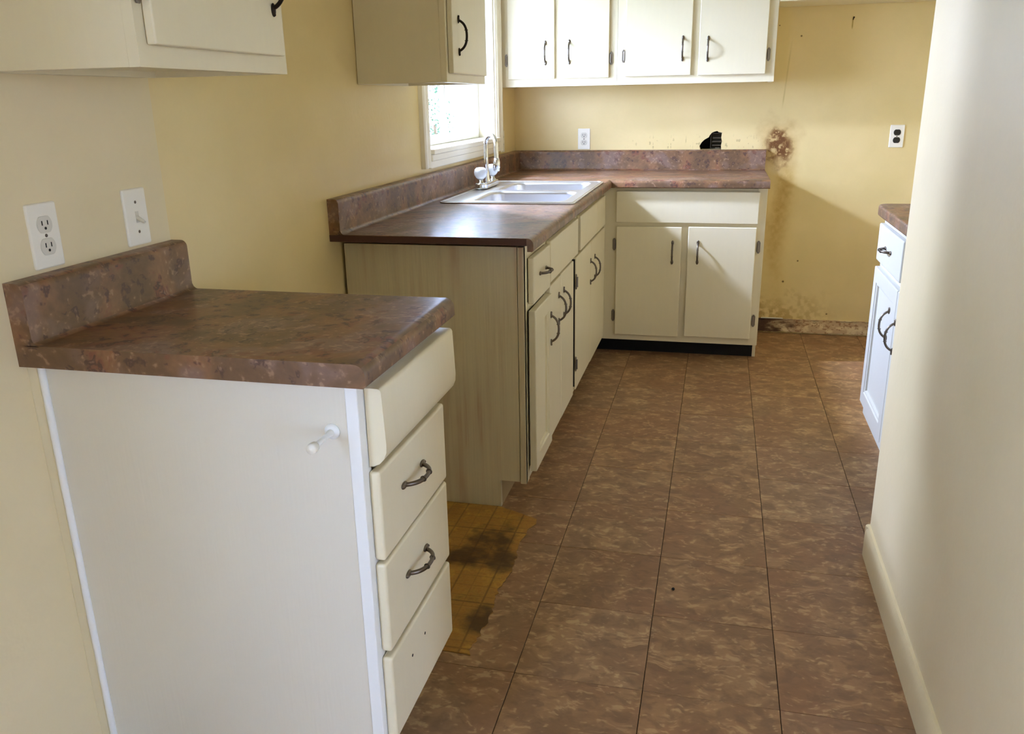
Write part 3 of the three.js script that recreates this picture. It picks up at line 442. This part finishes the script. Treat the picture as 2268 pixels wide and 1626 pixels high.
function wallCabX(label, z0, z1, ub, d, h, hinges) {   // on the left wall, facing +x; d = door [z0, z1, y0]
  const t = thing('wall_cabinet', label, 'cabinet', [0.15, ub, (z0 + z1) / 2]);
  part(t, 'carcass', merge(bx(0.002, UD - 0.019, ub + 0.012, ub + 0.026, z0 + 0.014, z1 - 0.014), bx(0.002, UD - 0.019, UT - 0.016, UT, z0 + 0.014, z1 - 0.014), bx(0.002, UD - 0.019, ub, UT, z0, z0 + 0.014), bx(0.002, 0.014, ub, UT, z0 + 0.014, z1 - 0.014)), cream);
  part(t, 'end_panel', bx(0.002, UD - 0.0195, ub, UT, z1 - 0.016, z1 - 0.001, 0.001), cream);
  part(t, 'face_frame', merge(bx(UD - 0.019, UD, ub, UT, z0, d[0] + 0.01), bx(UD - 0.019, UD, ub, UT, d[1] - 0.01, z1), bx(UD - 0.019, UD, ub, d[2] + 0.01, d[0] + 0.01, d[1] - 0.01), bx(UD - 0.019, UD, UT - 0.03, UT, d[0] + 0.01, d[1] - 0.01)), cream);
  const dr = frontX(t, 'door', UF, 0.017, d[0], d[1], d[2], UT - 0.02, cream, 0.003);
  put(dr, 'handle', handleG, bronze, [UF, h[1], h[0]], PX); for (const [z, y, s] of hinges) put(dr, 'hinge', hingeG, hingeM, [UD + 0.003, y, z], PX, s);
}
wallCabX('narrow cream wall cabinet with one flat door and black bow pull, hanging beside the window', 1.754, 2.21, 1.366, [1.79, 2.193, 1.393], [2.128, 1.509], [[1.779, 1.47, 0]]);
wallCabX('cream wall cabinet at top left hanging above the light switch and near counter', 3.262, 3.7205, 1.366, [3.297, 3.7, 1.398], [3.33, 1.528], [[3.71, 1.487, 0]]);
{
  const t = thing('wall_cabinet', 'high short cream wall cabinet over the empty range gap, only its bottom edge showing', 'cabinet', [1.9, 1.742, 0.15]);
  part(t, 'carcass', bx(1.406, RX - 0.004, 1.742, UT, 0.002, 0.29, 0.002), cream); part(t, 'face_frame', bx(1.406, RX - 0.004, 1.742, UT, 0.2905, 0.308, 0.001), cream);
  frontZ(t, 'door', 0.326, 0.017, 1.44, 1.89, 1.78, 2.1); frontZ(t, 'door', 0.326, 0.017, 1.92, 2.36, 1.78, 2.1);
}

// ------------------------------------------------------------------ right base cabinet, mostly behind the partition
{
  const X = 1.7525, F = 1.772, Z0 = 1.545, Z1 = 2.49, t = thing('base_cabinet', 'white base cabinet on the right with panelled doors, half hidden behind the near wall', 'cabinet', [2.08, 0, 2.0]);
  part(t, 'side_panel', bx(F, RX - 0.004, 0.1, T - LIP, Z0, Z0 + 0.016), white); part(t, 'carcass', bx(F + 0.07, RX - 0.01, 0.0, T - LIP, Z0 + 0.017, Z1), white);
  part(t, 'face_frame', merge(bx(F, F + 0.02, 0.1, T - LIP, Z0 + 0.0165, Z0 + 0.05), bx(F, F + 0.02, 0.1, T - LIP, 1.98, 2.06), bx(F, F + 0.02, 0.1, 0.17, Z0 + 0.05, 1.98), bx(F, F + 0.02, 0.68, 0.73, Z0 + 0.05, 1.98), bx(F, F + 0.02, 0.83, T - LIP, Z0 + 0.05, 1.98), bx(F, F + 0.02, 0.1, T - LIP, 2.06, Z1)), white);
  const d = part(t, 'drawer', bx(X, F, 0.717, 0.853, 1.56, 1.998, 0.005), white); put(d, 'handle', handleG, pewter, [X, 0.785, 1.77], -PX, PX);
  const g = recessed(0.438, 0.537, 0.0195, 0.052); g.rotateY(-PX); g.translate(F, 0.155, 1.56); const dr = part(t, 'door', g, white); put(dr, 'handle', handleG, pewter, [X, 0.556, 1.913], -PX);
  const g2 = recessed(0.44, 0.537, 0.0195, 0.052); g2.rotateY(-PX); g2.translate(F, 0.155, 2.004); const e = part(t, 'door', g2, white); put(e, 'handle', handleG, pewter, [X, 0.544, 2.03], -PX);
  const c = thing('countertop', 'brown laminate countertop end on the right-hand white cabinet, showing past the near wall', 'countertop', [2.06, T - LIP, 2.0]);
  const CX = 1.737, CZ = 1.545, sh = new THREE.Shape(); sh.moveTo(RX - 0.004, -CZ); sh.lineTo(RX - 0.004, -2.49); sh.lineTo(CX + 0.008, -2.49); sh.lineTo(CX + 0.008, -CZ - 0.05); sh.quadraticCurveTo(CX + 0.008, -CZ, CX + 0.05, -CZ); sh.closePath();
  const cg = extr(sh, LIP - 0.016, { bevelEnabled: true, bevelSize: 0.008, bevelThickness: 0.008, bevelSegments: 4 }); cg.rotateX(-PX); cg.translate(0, T - LIP + 0.008, 0); part(c, 'slab', boxUV(cg), lam);
}

// ------------------------------------------------------------------ outlets and switch
function coverPlate(w = 0.07, h = 0.115) { const s = shp(rrect(-w / 2, w / 2, -h / 2, h / 2, 0.004, 3)); return extr(s, 0.002, { bevelEnabled: true, bevelSize: 0.003, bevelThickness: 0.003, bevelSegments: 3, bevelOffset: -0.003 }); }
const plateG = boxUV(coverPlate()), faceG = (() => { const p = []; for (let i = 0; i < 28; i++) { const a = i / 28 * 2 * Math.PI; p.push([0.0172 * Math.cos(a), Math.max(-0.0142, Math.min(0.0142, 0.0172 * Math.sin(a)))]); } return extr(shp(p), 0.0015, { bevelEnabled: true, bevelSize: 0.0006, bevelThickness: 0.0006, bevelSegments: 1 }); })();
const slotG = new THREE.BoxGeometry(0.0022, 0.008, 0.0012), pinG = (() => { const g = new THREE.CylinderGeometry(0.0026, 0.0026, 0.0012, 10); g.rotateX(PX); return g; })(), screwG = (() => { const g = new THREE.SphereGeometry(0.0032, 10, 6); g.scale(1, 1, 0.45); return g; })();
const faceRim = std({ color: 0x5a5040, roughness: 0.6 });
function outlet(label, at, ry, rz, pm, fm, slots = true) {
  const t = thing('wall_outlet', label, 'outlet', at); t.rotation.order = 'YXZ'; t.rotation.set(0, ry, rz); M('cover_plate', plateG, pm, t);
  for (const s of [1, -1]) {
    const f = M('socket', faceG, fm, t); f.position.set(0, s * 0.0195, 0.0047);
    if (slots) { const a = M('slot', slotG, black, f); a.position.set(-0.0065, 0.003, 0.0019); const b = M('slot', slotG, black, f); b.position.set(0.0065, 0.003, 0.0019); const c = M('slot', pinG, black, f); c.position.set(0, -0.0065, 0.0019); }
  }
  const sc = M('screw', screwG, fm === blackPlastic ? blackPlastic : pewter, t); sc.position.set(0, 0, 0.0055); return t;
}
outlet('white double outlet on the left wall above the near counter', [0.0, 1.0932, 3.6375], PX, 0, plastic, plasticOld);
outlet('white double outlet on the back wall between the counter and wall cabinets', [0.405, 1.0905, 0.0], 0, 0, plastic, plasticOld);
outlet('white outlet plate with black sockets on the back wall above the range gap', [2.06, 1.092, 0.0], 0, 0, plastic, blackPlastic, false);
outlet('cream outlet plate seen edge-on between the window casing and the room corner', [0.0, 1.094, 0.305], PX, 0, plastic, plasticOld);
{
  const t = thing('light_switch', 'white single toggle light switch on the left wall above the near backsplash', 'switch', [0.0, 1.093, 3.3875]); t.rotation.y = PX; M('cover_plate', plateG, plastic, t);
  const slot = new THREE.BoxGeometry(0.0095, 0.023, 0.001); slot.translate(0, 0, 0.0052); M('toggle_slot', slot, plasticOld, t);
  const tg = new THREE.CylinderGeometry(0.0032, 0.0046, 0.02, 8); tg.rotateX(PX + 0.5); tg.translate(0, -0.006, 0.0125); M('toggle', tg, plasticOld, t);
  for (const y of [0.03, -0.03]) { const s = M('screw', screwG, pewter, t); s.position.set(0, y, 0.005); }
}
// old metal box in the broken wall
{
  const t = thing('junction_box', 'dark metal electrical box exposed in the jagged black hole above the back counter', 'electrical box', [1.14, 1.035, -0.045]);
  const boxM = std({ color: 0x4c4436, metalness: 0.6, roughness: 0.5 });
  part(t, 'box_side', merge(bx(1.108, 1.1105, 1.034, 1.116, -0.07, -0.006), bx(1.1105, 1.166, 1.034, 1.0365, -0.07, -0.006), bx(1.1105, 1.166, 1.1135, 1.116, -0.07, -0.006)), boxM);
  part(t, 'back_plate', bx(1.1105, 1.166, 1.0365, 1.1135, -0.07, -0.067), boxM);
  for (const [y, dx] of [[1.05, 0.002], [1.07, 0], [1.09, 0.003]]) part(t, 'rib', bx(1.116 + dx, 1.166, y - 0.004, y + 0.005, -0.06, -0.012, 0.002), boxM);
  part(t, 'ear', bx(1.136, 1.158, 1.0325, 1.0385, -0.012, -0.0085, 0.001), steel);
}
// nail high on the back wall
{ const t = thing('nail', 'dark nail left in the back wall high above the range gap', 'nail', [1.7885, 1.674, 0]); const g = new THREE.CylinderGeometry(0.0025, 0.0025, 0.022, 8); g.rotateX(1.15); g.translate(0, 0, 0.008); M('shank', g, bronze, t); const h = new THREE.CylinderGeometry(0.0045, 0.0045, 0.002, 10); h.rotateX(1.15); h.translate(0, 0.005, 0.019); M('head', h, bronze, t); }

// ------------------------------------------------------------------ old linoleum left where the fridge stood
{
  const linTex = tex(1024, 1024, (u, v) => {
    const x = u * 0.8, y = v * 0.8; let c = [178, 130, 58]; const a = fbm(u, v, 6, 6, 5, 501), b = fbm(u, v, 22, 22, 4, 511), d = fbm(u, v, 90, 90, 3, 521);
    c = mix3(c, [206, 160, 66], sst(0.45, 0.7, b) * 0.7); c = mix3(c, [142, 92, 36], sst(0.5, 0.75, d) * 0.4);
    const ln = (p, s, w) => { const q = Math.abs(((p / s) % 1 + 1) % 1 - 0.5) * s; return sst(s / 2 - w, s / 2 - w * 0.3, q); };
    const g = Math.max(ln(y, 0.2, 0.005), 0.45 * ln(y + 0.03, 0.05, 0.003), ln(x, 0.1, 0.004), 0.4 * ln(x + 0.05, 0.1, 0.003));  c = mix3(c, [104, 68, 30], g * (0.25 + 0.6 * a));
    const bd = Math.exp(-Math.pow((y - 0.36) / 0.06, 2)) + 1.1 * Math.exp(-Math.pow((y - 0.68) / 0.05, 2)) + 0.5 * Math.exp(-Math.pow((y - 0.02) / 0.05, 2)); c = mix3(c, [78, 54, 28], sst(0.42, 0.64, a * 0.6 + b * 0.26 + bd * 0.15) * 0.88); const k = 0.9 + 0.2 * d; return [c[0] * k, c[1] * k, c[2] * k];
  });
  const r = rng(17), p = [[0.02, 3.2]]; for (let x = 0.05; x < 0.625; x += 0.03) p.push([x, 3.214 + (r() - 0.5) * 0.006]);
  p.push([0.632, 3.219]); for (let z = 3.2; z > 2.56; z -= 0.013) p.push([0.634 + 0.006 * Math.sin(z * 23) + (r() - 0.5) * 0.009 - 0.022 * sst(3.0, 3.2, z) * (r() * 0.4), z]);
  p.push([0.652, 2.53], [0.648, 2.5]); for (let x = 0.63; x > 0.5; x -= 0.02) p.push([x, 2.497 - (0.64 - x) * 0.45 + (r() - 0.5) * 0.004]); p.push([0.5, 2.437], [0.02, 2.437]);
  const g = extr(shp(p.map(([x, z]) => [x, -z])), 0.0028, { bevelEnabled: true, bevelSize: 0.0006, bevelThickness: 0.0006, bevelSegments: 1 }); g.rotateX(-PX); g.translate(0, 0.0014, 0);
  const o = M('linoleum', boxUV(g), std({ map: rep(linTex, 1 / 0.8), roughness: 0.5, bumpMap: rep(peel, 2), bumpScale: 0.0015 }), scene); o.userData = { label: 'torn yellow-brown patch of old patterned linoleum on the floor between the cabinets', category: 'linoleum' };
}
// crumb on the floor
{ const g = new THREE.IcosahedronGeometry(0.0045, 1), p = g.attributes.position, r = rng(3); g.scale(1, 0.8, 1.3); const o = M('pebble', clean(g), black, scene); o.position.set(1.104, 0.0035, 2.82); o.userData = { label: 'tiny black pebble lying on the brown floor tiles', category: 'pebble' }; }

renderer.render(scene, camera);
